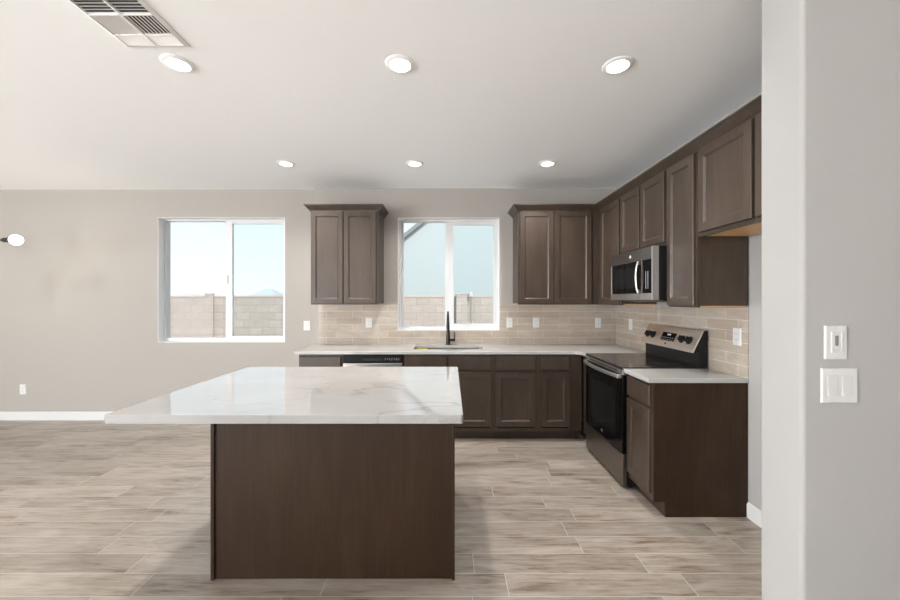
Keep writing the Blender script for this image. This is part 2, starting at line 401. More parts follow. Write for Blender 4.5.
window('window_1', W1, YB+.085, (-3.447, -2.73, .969, 2.392), (-2.648, -2.03, .991, 2.357))
window('window_2', W2, YK+.095, (-.565, -.035, 1.105, 2.375), (.045, .525, 1.145, 2.335))

# ------------------------------------------------------------------ cabinets
def shaker(x0, x1, z0, z1, t_=.02, w=.056, y=0):
    """shaker panel door in the xz plane, front at y-t_"""
    bm = BM()
    loops = [(0, -0.0), (0, -t_+.002), (.002, -t_), (w, -t_), (w+.003, -t_+.003), (w+.009, -t_+.0065), (w+.012, -t_+.009)]
    R = []
    for ins, yy in loops:
        R.append([bm.verts.new((x, y+yy, z)) for x, z in ((x0+ins, z0+ins), (x1-ins, z0+ins), (x1-ins, z1-ins), (x0+ins, z1-ins))])
    for A, B_ in zip(R, R[1:]):
        for i in range(4): j = (i+1) % 4; bm.faces.new((A[i], A[j], B_[j], B_[i]))
    bm.faces.new(R[-1]); bm.faces.new(R[0][::-1]); return bm
def slab(x0, x1, z0, z1, t_=.02):
    bm = BM(); loops = [(0, 0), (0, -t_+.006), (.002, -t_+.003), (.006, -t_)]
    R = [[bm.verts.new((x, yy, z)) for x, z in ((x0+i_, z0+i_), (x1-i_, z0+i_), (x1-i_, z1-i_), (x0+i_, z1-i_))] for i_, yy in loops]
    for A, B_ in zip(R, R[1:]):
        for i in range(4): j = (i+1) % 4; bm.faces.new((A[i], A[j], B_[j], B_[i]))
    bm.faces.new(R[-1]); bm.faces.new(R[0][::-1]); return bm
TH = .018
def shell(w, d, z0, z1, y0=.02, lid=True):
    bm = BM(); box(bm, 0, TH, y0, d, z0, z1); box(bm, w-TH, w, y0, d, z0, z1)
    box(bm, TH, w-TH, d-.006, d, z0, z1); box(bm, TH, w-TH, y0, d-.006, z0, z0+TH); 
    if lid: box(bm, TH, w-TH, y0, d-.006, z1-TH, z1)
    return bm
def frame_bm(bm, w, z0, z1, sl_, sr_, wt, wb):
    box(bm, 0, sl_, 0, .02, z0, z1); box(bm, w-sr_, w, 0, .02, z0, z1)
    box(bm, sl_, w-sr_, 0, .02, z1-wt, z1); box(bm, sl_, w-sr_, 0, .02, z0, z0+wb)
def base_cab(name, label, loc, rz, w, fronts, d=.61, top=.884, group=None, frame_x=None, carcass=True):
    """local x along the run, +y into the wall, y=0 the face frame front"""
    r = thing(name, label, 'cabinet', loc, rz, group)
    obj('carcass', shell(w, d, .1, top, lid='sink' not in label), M_cab, r)
    bm = BM(); frame_bm(bm, w, .1, top, fronts[0][1]+.012, w-max(f_[2] for f_ in fronts)+.012, .03, .035)
    for fx in (frame_x or []): box(bm, fx-.015, fx+.015, .0005, .0195, .12, top-.02)
    box(bm, .02, w-.02, .001, .0195, .695, .725)
    obj('face_frame', bm, M_cab, r, .001)
    bm = BM(); box(bm, 0, w, .075, .09, 0, .1); obj('toe_kick', bm, M_toe, r)
    for kind, x0, x1, z0, z1 in fronts:
        obj(kind, (shaker if kind == 'door' else slab)(x0, x1, z0, z1), M_cab, r)
    return r
def upper_cab(name, label, loc, rz, w, doors, z0, z1, d=.33, frame_x=None, group=None):
    r = thing(name, label, 'cabinet', (loc[0], loc[1], z0), rz, group)
    hh = z1-z0
    obj('carcass', shell(w, d, .012, hh), M_cab, r)
    bm = BM(); frame_bm(bm, w, 0, hh, doors[0][0]+.012, w-doors[-1][1]+.012, .05, .03)
    for fx in (frame_x or []): box(bm, fx-.015, fx+.015, .0005, .0195, .02, hh-.02)
    obj('face_frame', bm, M_cab, r, .001)
    bm = BM(); box(bm, TH, w-TH, .02, d-.002, .004, .012); u = obj('underside', bm, M_maple, r); u['label'] = 'natural maple underside'
    for x0, x1, a, b_ in doors: obj('door', shaker(x0, x1, a-z0, b_-z0, w=.05), M_cab, r)
    return r
FY = YK-.612   # face-frame plane of the back run
G = None
dz = (.15, .700); dr = (.722, .862)
# back run, from left
base_cab('base_cabinet', 'narrow brown base cabinet at the left end of the back run, left of the dishwasher', (-1.53, FY, 0), 0, .445,
         [('drawer', .012, .428, *dr), ('door', .012, .428, *dz)])
base_cab('base_cabinet', 'wide brown sink base cabinet under the faucet', (-.475, FY, 0), 0, .912,
         [('drawer', .02, .447, *dr), ('drawer', .466, .892, *dr), ('door', .02, .447, *dz), ('door', .466, .892, *dz)], frame_x=[.456])
base_cab('base_cabinet', 'brown base cabinet with drawer and door, right of the sink cabinet', (.438, FY, 0), 0, .455,
         [('drawer', .024, .428, *dr), ('door', .024, .428, *dz)])
base_cab('base_cabinet', 'narrow brown base cabinet in the back corner, nearest the range', (.894, FY, 0), 0, .44,
         [('drawer', .028, .315, *dr), ('door', .028, .315, *dz)])
# end panel at the left of the back run
# right run: filler between corner and range, end cabinet
FX = XR-.622
r = thing('corner_filler_cabinet', 'thin brown filler strip between the back corner and the range', 'cabinet', (FX, YK-.64, 0), -PI/2)
bm = BM(); box(bm, 0, .165, 0, .018, .1, .884); obj('filler_panel', bm, M_cab, r, .001)
bm = BM(); box(bm, 0, .165, .075, .09, 0, .1); obj('toe_kick', bm, M_toe, r)
bm = BM(); box(bm, .147, .165, .018, .61, .1, .884); obj('side_panel', bm, M_cab, r)
c_end = base_cab('base_cabinet', 'brown base cabinet with exposed end panel, at the near end beside the range', (FX, 2.783, 0), -PI/2, .336,
         [('drawer', .01, .318, *dr), ('door', .01, .318, *dz)])
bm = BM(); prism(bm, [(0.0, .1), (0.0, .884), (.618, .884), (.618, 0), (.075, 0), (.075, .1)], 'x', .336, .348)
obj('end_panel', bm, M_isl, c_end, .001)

# uppers
UZ0, UZ1 = 1.38, 2.438
dt = (1.392, 2.392)
UY = YK-.33
upper_cab('upper_cabinet', 'brown two-door wall cabinet left of the kitchen window', (-1.515, UY, 0), 0, .735,
          [(.006, .352, *dt), (.362, .712, *dt)], UZ0, UZ1, frame_x=[.357])
upper_cab('upper_cabinet', 'brown two-door wall cabinet on the back wall, right of the kitchen window', (.74, UY, 0), 0, .879,
          [(.02, .383, *dt), (.398, .795, *dt)], UZ0, UZ1, frame_x=[.39])
UX = XR-.345
upper_cab('upper_cabinet', 'brown single-door wall cabinet in the corner, left of the microwave', (UX, UY-.002, 0), -PI/2, .53,
          [(.085, .51, *dt)], UZ0, UZ1)
mw_y1, mw_y0 = 3.462, 2.752
upper_cab('upper_cabinet', 'short brown two-door wall cabinet directly above the microwave', (UX, 3.496, 0), -PI/2, .746,
          [(.018, .358, 1.865, 2.392), (.382, .724, 1.865, 2.392)], 1.84, UZ1, frame_x=[.37])
e4 = upper_cab('upper_cabinet', 'narrow tall brown wall cabinet between the microwave and the short fridge cabinet', (UX, 2.748, 0), -PI/2, .324,
          [(.014, .312, *dt)], UZ0, UZ1)
upper_cab('upper_cabinet', 'short brown wall cabinet above the empty fridge space, with pale maple underside', (UX, 2.421, 0), -PI/2, .93,
          [(.03, .455, 1.866, 2.392), (.478, .9, 1.866, 2.392)], 1.84, UZ1, frame_x=[.466])
# crown mouldings
def crown(name, label, path, closed_ends=True):
    """path: list of (x,y) along cabinet faces; outward = left normal"""
    prof = [(0, 2.395), (.010, 2.395), (.012, 2.405), (.020, 2.412), (.034, 2.428), (.050, 2.446), (.052, 2.450), (.058, 2.450), (.058, 2.462), (0, 2.462)]
    P = [Vector((x, y)) for x, y in path]; n = len(P); rings = []; bm = BM()
    nr = []
    for i in range(n-1):
        d = (P[i+1]-P[i]).normalized(); nr.append(Vector((d.y, -d.x)))
    for i in range(n):
        if i == 0: m_ = nr[0]
        elif i == n-1: m_ = nr[-1]
        else:
            s_ = nr[i-1]+nr[i]; m_ = s_/(1+nr[i-1].dot(nr[i]))
        rings.append([bm.verts.new((P[i].x+m_.x*a, P[i].y+m_.y*a, z)) for a, z in prof])
    k = len(prof)
    for A, B_ in zip(rings, rings[1:]):
        for i in range(k): j = (i+1) % k; bm.faces.new((A[i], A[j], B_[j], B_[i]))
    bm.faces.new(rings[0]); bm.faces.new(rings[-1][::-1])
    o = obj(name, bm, M_cab); tag(o, label, 'moulding'); return o
crown('crown_moulding', 'brown crown moulding wrapping the top of the lone left wall cabinet', [(-1.5155, YK), (-1.5155, UY-.0005), (-.7795, UY-.0005), (-.7795, YK)])
crown('crown_moulding', 'long L-shaped brown crown moulding over the right-hand wall cabinets', [(.7395, YK), (.7395, UY-.0005), (UX-.0005, UY-.0005), (UX-.0005, 1.4905)])

# ------------------------------------------------------------------ worktops
def poly_slab(name, poly, z0, z1, m, hole=None, bev=.003):
    bm = BM()
    if hole is None: prism(bm, poly, 'z', z0, z1)
    else:
        vs = [bm.verts.new((x, y, z1)) for x, y in poly]; hs = [bm.verts.new((x, y, z1)) for x, y in hole]
        es_ = [bm.edges.new((L_[i], L_[(i+1) % len(L_)])) for L_ in (vs, hs) for i in range(len(L_))]
        bmesh.ops.triangle_fill(bm, use_beauty=True, use_dissolve=False, edges=es_)
        r = bmesh.ops.extrude_face_region(bm, geom=bm.faces[:])
        for v_ in r['geom']:
            if isinstance(v_, bmesh.types.BMVert): v_.co.z = z0
    return obj(name, bm, m, None, bev)
SK = (-.39, .352, 3.872, 4.205)
def rr(x0, x1, y0, y1, r, n=5):
    P = []
    for cx, cy, a0 in ((x1-r, y1-r, 0), (x0+r, y1-r, PI/2), (x0+r, y0+r, PI), (x1-r, y0+r, 1.5*PI)):
        for i in range(n+1): a = a0+PI/2*i/n; P.append((cx+r*math.cos(a), cy+r*math.sin(a)))
    return P
CY = YK-.652; CX = XR-.66
arc = [(CX-.07+.07*math.sin(a), CY-.07+.07*math.cos(a)) for a in [PI/2*i/6 for i in range(7)]]
top = poly_slab('kitchen_worktop', [(-1.563, YK-.001), (-1.563, CY)] + arc + [(CX, 3.553), (XR-.001, 3.553), (XR-.001, YK-.001)], .8842, .914, M_quartz2, rr(*SK, .03)[::-1])
tag(top, 'L-shaped white quartz worktop with sink cut-out along the tiled back wall', 'countertop')
o = poly_slab('kitchen_worktop', [(XR-.001, 2.783), (CX, 2.783), (CX, 2.428), (XR-.001, 2.428)], .8842, .914, M_quartz2)
tag(o, 'short white quartz worktop on the end cabinet, near side of the range', 'countertop')

# island
isl = thing('kitchen_island', 'dark brown panelled island base under the veined white quartz slab', 'island', (-.6, 1.89, 0))
def addw(nm, bm_, m, root, bev=0, smooth=False):
    for v_ in bm_.verts: v_.co -= root.location
    return obj(nm, bm_, m, root, bev, smooth)
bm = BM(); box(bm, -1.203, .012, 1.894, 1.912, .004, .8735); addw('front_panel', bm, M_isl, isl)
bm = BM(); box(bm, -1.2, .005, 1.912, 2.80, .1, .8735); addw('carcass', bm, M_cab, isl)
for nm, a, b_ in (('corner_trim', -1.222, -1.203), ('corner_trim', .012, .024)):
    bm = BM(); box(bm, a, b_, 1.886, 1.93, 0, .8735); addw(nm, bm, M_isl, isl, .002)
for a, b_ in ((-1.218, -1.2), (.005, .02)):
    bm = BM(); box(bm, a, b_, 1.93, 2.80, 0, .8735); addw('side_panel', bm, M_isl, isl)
bm = BM(); box(bm, -1.2, .005, 2.72, 2.735, 0, .1); addw('toe_kick', bm, M_toe, isl)
for i in range(3):
    x0 = -1.19+i*.398
    q = shaker(0, .385, .15, .70); 
    for v_ in q.verts: v_.co = Vector((x0+.385-v_.co.x, 2.80-v_.co.y, v_.co.z))
    addw('door', q, M_cab, isl)
    q = slab(0, .385, .722, .862)
    for v_ in q.verts: v_.co = Vector((x0+.385-v_.co.x, 2.80-v_.co.y, v_.co.z))
    addw('drawer', q, M_cab, isl)
bm = BM(); prism(bm, rr(-1.557, .0595, 1.66, 2.862, .012, 4), 'z', .8740, .914)
o = obj('island_worktop', bm, M_quartz, None, .0025); tag(o, 'large glossy white veined quartz slab on the island', 'countertop')

# ------------------------------------------------------------------ backsplash
bm = BM(); t_ = .009
zt = UZ0
def bs(x0, x1, z0, z1): box(bm, x0, x1, YK-t_, YK-.0005, z0, z1)
bm = wallgrid([-1.545, W2[0]-.0, W2[1]+.0, XR-.0005], [.9143, W2[2]-.001, zt-.001], [(W2[0], W2[1], W2[2]-.001, 9)], YK-t_, YK-.0005)
o = obj('tile_backsplash', bm, M_tileb); tag(o, 'beige glazed tile backsplash on the back wall under the kitchen window', 'backsplash')
bm = BM(); box(bm, XR-t_, XR-.0005, 2.432, YK-t_-.0003, .9143, zt-.001)
o = obj('tile_backsplash', bm, M_tiler); tag(o, 'beige glazed tile backsplash on the right wall behind the range', 'backsplash')

# ------------------------------------------------------------------ sink and faucet
sk = thing('kitchen_sink', 'stainless undermount sink set into the back worktop', 'sink', (-.019, 4.04, .66))
bm = BM(); x0, x1, y0, y1 = SK; 
po = rr(x0-.012, x1+.012, y0-.012, y1+.012, .04); pi_ = rr(x0-.002, x1+.002, y0-.002, y1+.002, .03); pb = rr(x0+.01, x1-.01, y0+.01, y1-.01, .03)
L0 = [bm.verts.new((*p, .8838)) for p in po]; L1 = [bm.verts.new((*p, .8838)) for p in pi_]; L2 = [bm.verts.new((*p, .68)) for p in pb]
L3 = [bm.verts.new((*p, .675)) for p in pb]; L4 = [bm.verts.new((*p, .8825)) for p in po]
n = len(L0)
for A, B_ in ((L0, L1), (L1, L2), (L4, L0)):
    for i in range(n): j = (i+1) % n; bm.faces.new((A[i], A[j], B_[j], B_[i]))
bm.faces.new(L2)
for i in range(n): j = (i+1) % n; bm.faces.new((L4[j], L4[i], L3[i], L3[j]))
bm.faces.new(L3[::-1])
addw('basin', bm, M_sink, sk, smooth=True)
bm = BM(); lathe(bm, [(0, .6815), (.025, .6815), (.043, .6815), (.045, .6802)], (0, 4.06, 0)); addw('drain', bm, M_chrome, sk, smooth=True)
bm = BM(); box(bm, -.372, -.26, y1-.0065, y1-.0050, .845, .881)
q = addw('warning_label', bm, M_yellow, sk); q['label'] = 'yellow warning sticker'
bm = BM(); box(bm, -.3775, -.3765, 4.06, 4.19, .80, .881)
q = addw('warning_label', bm, M_yellow, sk); q['label'] = 'yellow warning sticker'

fc = thing('kitchen_faucet', 'matte black pull-down faucet behind the sink, in front of the window', 'faucet', (-.022, 4.275, .9143))
bm = BM(); lathe(bm, [(0, 0), (.031, 0), (.031, .008), (.029, .011), (.027, .012)], (0, 0, 0), 32); obj('base_ring', bm, M_mblack, fc, smooth=True)
bm = BM(); lathe(bm, [(0, .01), (.027, .01), (.0255, .06), (.022, .13), (.0175, .20), (0, .20)], (0, 0, 0), 32); obj('body', bm, M_mblack, fc, smooth=True)
bm = BM(); pts = [(0, 0, .19), (0, 0, .26), (0, -.004, .30), (0, -.02, .34), (0, -.05, .368), (0, -.09, .378), (0, -.13, .368), (0, -.16, .345), (0, -.18, .31), (0, -.19, .27)]
tube(bm, pts, [.0175, .0155, .0135, .0115, .011, .011, .0115, .013, .0145, .016]); obj('spout', bm, M_mblack, fc, smooth=True)
bm = BM(); cyl(bm, (0, -.19, .272), (0, -.196, .20), .0165, .019); obj('spray_head', bm, M_mblack, fc, .002, True)
bm = BM(); cyl(bm, (.015, 0, .055), (.082, 0, .055), .015, .015)
hnd = obj('handle', bm, M_mblack, fc, .002, True)
bm = BM(); tube(bm, [(.074, 0, .06), (.074, -.002, .10), (.075, -.004, .145)], [.0075, .0065, .006]); obj('lever', bm, M_mblack, hnd, smooth=True)

# ------------------------------------------------------------------ dishwasher
dw = thing('dishwasher', 'stainless dishwasher with black control strip, half hidden behind the island', 'dishwasher', (-1.081, FY, 0))
w = .601
bm = BM(); box(bm, .003, w-.003, .0, .57, .1, .876); obj('tub', bm, M_black, dw)
bm = BM(); box(bm, .004, w-.004, -.022, -.001, .115, .792); obj('door', bm, M_steel, dw, .003)
bm = BM(); box(bm, .004, w-.004, -.026, -.001, .797, .872)
cp = obj('control_panel', bm, M_black, dw, .004)
bm = BM(); box(bm, .20, .40, -.0275, -.0262, .817, .842); obj('pocket_handle', bm, M_dark, cp, .0005)
bm = BM()
for i in range(7): box(bm, .425+i*.022, .437+i*.022, -.0268, -.0262, .835, .839)
for i in (0, 2, 3, 5, 6): box(bm, .425+i*.022, .433+i*.022, -.0268, -.0262, .825, .828)
obj('button_marks', bm, M_mark, cp)
bm = BM(); box(bm, .003, w-.003, .06, .075, 0, .1); obj('kick_plate', bm, M_black, dw)

# ------------------------------------------------------------------ range
rg = thing('electric_range', 'freestanding stainless electric range with black glass cooktop and door', 'stove', (1.30, 3.549, 0), -PI/2)
w = .762; D0 = .652
bm = BM(); box(bm, .003, w-.003, .035, D0-.01, .025, .898); obj('body', bm, M_black, rg, .003)
bm = BM(); box(bm, 0.0, w, 0, D0-.03, .900, .921); obj('cooktop', bm, M_cook, rg, .004)
for cx, cy, r_ in ((.2, .18, .095), (.56, .18, .115), (.2, .44, .08), (.56, .44, .08)):
    bm = BM(); lathe(bm, [(r_-.0025, .9212), (r_-.0025, .9215), (r_, .9215), (r_, .9212)], (cx, cy, 0), 48); obj('burner_ring', bm, mat('burner_grey', (.09, .085, .08), .25), rg)
bm = BM(); box(bm, .004, w-.004, .004, .034, .862, .899); fr = obj('vent_trim', bm, M_steel, rg, .002)
bm = BM()
for i in range(26): box(bm, .10+i*.022, .114+i*.022, .0025, .006, .874, .889)
obj('vent_slots', bm, M_dark, fr)
bm = BM(); box(bm, .004, w-.004, .0, .034, .272, .858); dr_ = obj('oven_door', bm, M_bglass, rg, .004)
bm = BM(); box(bm, .12, w-.12, -.0012, .0005, .36, .72); obj('oven_window', bm, M_mulk, dr_, .0005)
bm = BM(); n_ = 14
for side in (0, 1): pass
pts = [(.02+(w-.04)*i/n_, -.022-.030*math.sin(PI*i/n_)**.8, .850) for i in range(n_+1)]
# flat bowed handle bar
A = []
for p in pts: A.append([bm.verts.new((p[0], p[1]+a, p[2]+c)) for a, c in ((-.007, -.014), (.007, -.017), (.009, .012), (-.004, .016))])
for P_, Q_ in zip(A, A[1:]):
    for i in range(4): j = (i+1) % 4; bm.faces.new((P_[i], P_[j], Q_[j], Q_[i]))
bm.faces.new(A[0]); bm.faces.new(A[-1][::-1])
for xx in (.02, w-.045): box(bm, xx, xx+.025, -.025, .001, .837, .863)
hd = obj('handle', bm, M_chrome, dr_, .003, True)
bm = BM(); box(bm, .004, w-.004, .002, .034, .028, .264); obj('storage_drawer', bm, M_steeld, rg, .004)
bm = BM(); cyl(bm, (w/2, -.0005, .315), (w/2, -.003, .315), .014, n=28); obj('badge', bm, M_chrome, dr_)
for xx in (.05, w-.05):
    for yy in (.08, .58): bm = BM(); cyl(bm, (xx, yy, 0), (xx, yy, .026), .016); obj('foot', bm, M_black, rg)
# backguard: local y = depth; wall tile at y=.645
bgm = BM(); prism(bgm, [(.575, .920), (.575, 1.035), (.535, 1.030), (.615, 1.195), (.637, 1.195), (.637, .920)], 'x', .0, w)
bgo = obj('backguard', bgm, M_black, rg, .003)
fx_ = Vector((0, .08, .165)).normalized(); nrm = Vector((0, -fx_.z, fx_.y))
def on_panel(u, v_, h): p = Vector((u, .535, 1.030))+fx_*v_+nrm*h; return p
def pbox(bm, u0, u1, v0, v1, h0, h1):
    vs = [bm.verts.new(on_panel(u, v_, h)) for u in (u0, u1) for v_ in (v0, v1) for h in (h0, h1)]
    for f in ((0, 1, 3, 2), (4, 6, 7, 5), (0, 4, 5, 1), (2, 3, 7, 6), (0, 2, 6, 4), (1, 5, 7, 3)): bm.faces.new([vs[i] for i in f])
bm = BM(); pbox(bm, -.001, w+.001, -.002, .186, .0005, .008); cpn = obj('control_panel', bm, steel('backguard_steel', (.84, .77, .69), .42), rg, .003)
bm = BM(); pbox(bm, .285, .48, .055, .13, .008, .0095); dsp = obj('display', bm, M_bglass, cpn, .0005)
bm = BM()
for i in range(6):
    for j in range(2): pbox(bm, .295+i*.03, .312+i*.03, .064+j*.018, .067+j*.018, .0096, .0101)
pbox(bm, .36, .41, .105, .118, .0096, .0101); obj('button_marks', bm, M_mark, cpn)
for u in (.07, .155, .575, .665):
    bm = BM(); cyl(bm, on_panel(u, .09, .008), on_panel(u, .09, .014), .034, .032, 32); cyl(bm, on_panel(u, .09, .012), on_panel(u, .09, .034), .026, .022, 32)
    pbox(bm, u-.006, u+.006, .068, .112, .03, .042); obj('knob', bm, M_black, cpn, .0015, True)
bm = BM(); cyl(bm, on_panel(.385, .03, .008), on_panel(.385, .03, .0092), .0095, n=24); obj('badge', bm, M_black, cpn)

# ------------------------------------------------------------------ microwave (over the range)
mw = thing('microwave_oven', 'stainless over-the-range microwave with curved handle, under the short cabinet', 'microwave', (1.507, mw_y1, 1.432), -PI/2)
w = mw_y1-mw_y0; h = .404; dpt = XR-.001-1.507
bm = BM(); prism(bm, [(.045, 0.0), (.045, h), (dpt, h), (dpt, -.018), (.15, -.018), (.08, -.006)], 'x', .002, w-.002); obj('case', bm, M_black, mw, .002)
bm = BM(); box(bm, .0, w, .03, .048, -.001, h); obj('front_frame', bm, M_steel, mw, .002)
dw_ = w*.79
bm = BM(); rectframe(bm, 0, dw_-.002, .0, h, 0, .03, .018, .095, .052); md_ = obj('door', bm, M_steeld, mw, .002)
bm = BM(); box(bm, .016, dw_-.018, .004, .029, .05, h-.093); gl = obj('door_glass', bm, M_bglass, md_, .001)
bm = BM(); box(bm, .075, dw_-.125, .0030, .0042, .095, h-.14); obj('viewing_mesh', bm, M_mulk, md_)
bm = BM(); box(bm, dw_, w-.012, 0, .03, 0, h); cpn = obj('control_panel', bm, M_steeld, mw, .002)
bm = BM(); box(bm, w-.0118, w+.001, -.002, .046, .0, h); obj('edge_trim', bm, M_chrome, cpn, .001)
bm = BM(); box(bm, dw_, w-.0122, -.0015, .002, 0, .05); obj('bottom_trim', bm, M_steel, cpn, .001)
bm = BM(); box(bm, dw_+.003, w-.018, -.002, .002, .052, h-.095); kp = obj('keypad', bm, M_bglass, cpn, .001)
bm = BM()
for i in range(1, 3): box(bm, dw_+.026+i*.03, dw_+.030+i*.03, -.0026, -.002, .085, .22)
obj('button_marks', bm, M_mark, cpn)
bm = BM(); n_ = 12; A = []
for i in range(n_+1):
    z = .052+(h-.15)*i/n_; yy = -.010-.020*math.sin(PI*i/n_)**.7; xx = dw_-.045
    A.append([bm.verts.new((xx+a, yy+c, z)) for a, c in ((-.010, 0), (-.006, -.006), (.006, -.006), (.010, 0), (.006, .005), (-.006, .005))])
for P_, Q_ in zip(A, A[1:]):
    for i in range(6): j = (i+1) % 6; bm.faces.new((P_[i], P_[j], Q_[j], Q_[i]))
bm.faces.new(A[0]); bm.faces.new(A[-1][::-1])
box(bm, dw_-.06, dw_-.04, -.014, .006, .055, .08); box(bm, dw_-.06, dw_-.04, -.014, .006, h-.125, h-.10)
obj('handle', bm, M_chrome, md_, .001, True)
bm = BM(); box(bm, -.001, dw_-.002, -.0015, .012, 0, .05); obj('bottom_trim', bm, M_steel, md_, .001)
bm = BM(); box(bm, -.001, .012, -.0016, .03, .05, h-.095); obj('edge_trim', bm, M_steel, md_, .001)
bm = BM(); cyl(bm, (dw_*.66, .001, h-.048), (dw_*.66, -.002, h-.048), .014, n=28); obj('badge', bm, M_plate, md_)
bm = BM(); box(bm, w*.15, w*.35, .16, .30, -.021, -.018); obj('grease_filter', bm, M_steel, mw)
bm = BM(); box(bm, w*.65, w*.85, .16, .30, -.021, -.018); obj('grease_filter', bm, M_steel, mw)

# ------------------------------------------------------------------ outlets and switches
def plate_bm(w_, h_):
    bm = BM(); lo = [(0, -.0004), (0, -.004), (.003, -.0065)]
    R = [[bm.verts.new((x, yy, z)) for x, z in ((-w_/2+i_, -h_/2+i_), (w_/2-i_, -h_/2+i_), (w_/2-i_, h_/2-i_), (-w_/2+i_, h_/2-i_))] for i_, yy in lo]
    for A, B_ in zip(R, R[1:]):
        for i in range(4): j = (i+1) % 4; bm.faces.new((A[i], A[j], B_[j], B_[i]))
    bm.faces.new(R[-1]); bm.faces.new(R[0][::-1]); return bm
def outlet(label, loc, rz):
    r = thing('wall_outlet', label, 'outlet', loc, rz, 'power outlets')
    obj('cover_plate', plate_bm(.072, .118), M_plate, r)
    for s_ in (-1, 1):
        bm = BM(); lathe(bm, [(0, 0), (.0165, 0), (.0165, .0015), (.015, .002), (0, .002)], (0, 0, 0), 24)
        for v_ in bm.verts: v_.co = Vector((v_.co.x, -.0063-v_.co.z, v_.co.y+s_*.0195))
        sk_ = obj('receptacle', bm, M_plate, r)
        bm = BM(); box(bm, -.0075, -.0055, -.0087, -.008, s_*.0195-.001, s_*.0195+.007); box(bm, .0055, .0075, -.0087, -.008, s_*.0195-.001, s_*.0195+.006)
        cyl(bm, (0, -.0080, s_*.0195-.008), (0, -.0087, s_*.0195-.008), .0022, n=12); obj('slot', bm, M_dark, sk_)
    return r
tb = YK-t_
o1 = outlet('white outlet on the back tiles left of the kitchen window, under the lone wall cabinet', (-.954, tb, 1.165), 0)
dup(o1, (.70, tb, 1.165), 0, 'white outlet on the back tiles just right of the kitchen window')
dup(o1, (1.012, tb, 1.165), 0, 'white outlet on the back tiles, second to the right of the kitchen window')
dup(o1, (1.742, tb, 1.163), 0, 'white outlet on the back tiles closest to the corner')
dup(o1, (XR-t_, 4.0, 1.165), -PI/2, 'white outlet on the right-hand tiles just past the corner, far side of the range')
dup(o1, (XR-t_, 2.517, 1.18), -PI/2, 'white outlet on the right-hand tiles near side of the range, above the short worktop')
dup(o1, (-5.087, YB, .366), 0, 'low pale outlet near the baseboard on the bare left part of the back wall')
def switch(name, label, loc, wd, kinds, group=None, hp=.112):
    r = thing(name, label, 'switch', loc, 0, group)
    obj('cover_plate', plate_bm(wd, hp), M_plate, r)
    for cx, k in kinds:
        if k == 'rocker':
            bm = BM(); rectframe(bm, cx-.0175, cx+.0175, -.034, .034, -.0072, -.006, .0012); obj('rocker_frame', bm, M_plate, r)
            bm = BM(); prism(bm, [(-.0064, -.0325), (-.0105, -.0325), (-.0070, .0), (-.0078, .0325), (-.0064, .0325)], 'x', cx-.016, cx+.016); obj('rocker', bm, M_base, r, .0008)
        else:
            bm = BM(); rectframe(bm, cx-.0175, cx+.0175, -.034, .034, -.0095, -.006, .003, .003, .003); box(bm, cx-.0145, cx+.0145, -.0070, -.006, -.031, .031)
            obj('dimmer_frame', bm, M_plate, r, .0006)
            bm = BM(); box(bm, cx-.005, cx+.005, -.0082, -.0071, -.018, .022); tr = obj('slider_track', bm, mat('dimmer_groove', (.20, .19, .18), .5), r)
            bm = BM(); box(bm, cx-.0075, cx+.0075, -.0125, -.0083, -.022, -.010); obj('slider_knob', bm, M_base, tr, .001)
        for zz in (.047, -.047): bm = BM(); cyl(bm, (cx, -.0064, zz), (cx, -.0072, zz), .0028, n=14); obj('screw', bm, M_base, r)
    return r
switch('dimmer_switch', 'white single dimmer switch on the grey foreground wall, above the double switch', (1.247, 1.2, 1.293), .071, [(0, 'dimmer')], None, .109)
switch('light_switch', 'white double rocker switch on the grey foreground wall, below the dimmer', (1.2585, 1.2, 1.1535), .116, [(-.0235, 'rocker'), (.0235, 'rocker')])
switch('light_switch', 'white single light switch on the beige wall just left of the tiles', (-1.705, YB, 1.124), .076, [(0, 'rocker')])

# ------------------------------------------------------------------ recessed lights
def can_light(label, loc):
    r = thing('recessed_light', label, 'ceiling light', loc, 0, 'recessed ceiling lights')
    bm = BM(); lathe(bm, [(.056, -.004), (.060, -.010), (.075, -.008), (.083, -.003), (.083, -.0003), (.056, -.0003)], (0, 0, 0), 48)
    rings = obj('trim_ring', bm, M_ring, r, smooth=True)
    bm = BM(); lathe(bm, [(0, -.0035), (.0565, -.0035), (.0565, -.001), (0, -.001)], (0, 0, 0), 40); obj('lens', bm, M_lens, r)
    l = bpy.data.lights.new('can_spot', 'SPOT'); l.energy = CAN_W; l.spot_size = math.radians(140); l.spot_blend = .9; l.shadow_soft_size = .05; l.color = (1, .965, .93)
    o = bpy.data.objects.new('can_spot', l); COL.objects.link(o); o.parent = r; o.location = (0, 0, -.02)
    return r
c0 = can_light('lit recessed ceiling light at the near left, beside the air vent', (-1.51, 2.055, H))
for p, lb in (((-.278, 2.06), 'lit recessed ceiling light in the middle of the near row'), ((.939, 2.07), 'lit recessed ceiling light at the right of the near row'),
              ((-1.577, 3.557), 'small lit recessed ceiling light at the left of the far row'), ((-.337, 3.557), 'small lit recessed ceiling light in the middle of the far row, over the sink window'),
              ((.937, 3.557), 'small lit recessed ceiling light at the right of the far row')):
    dup(c0, (p[0], p[1], H), 0, lb)

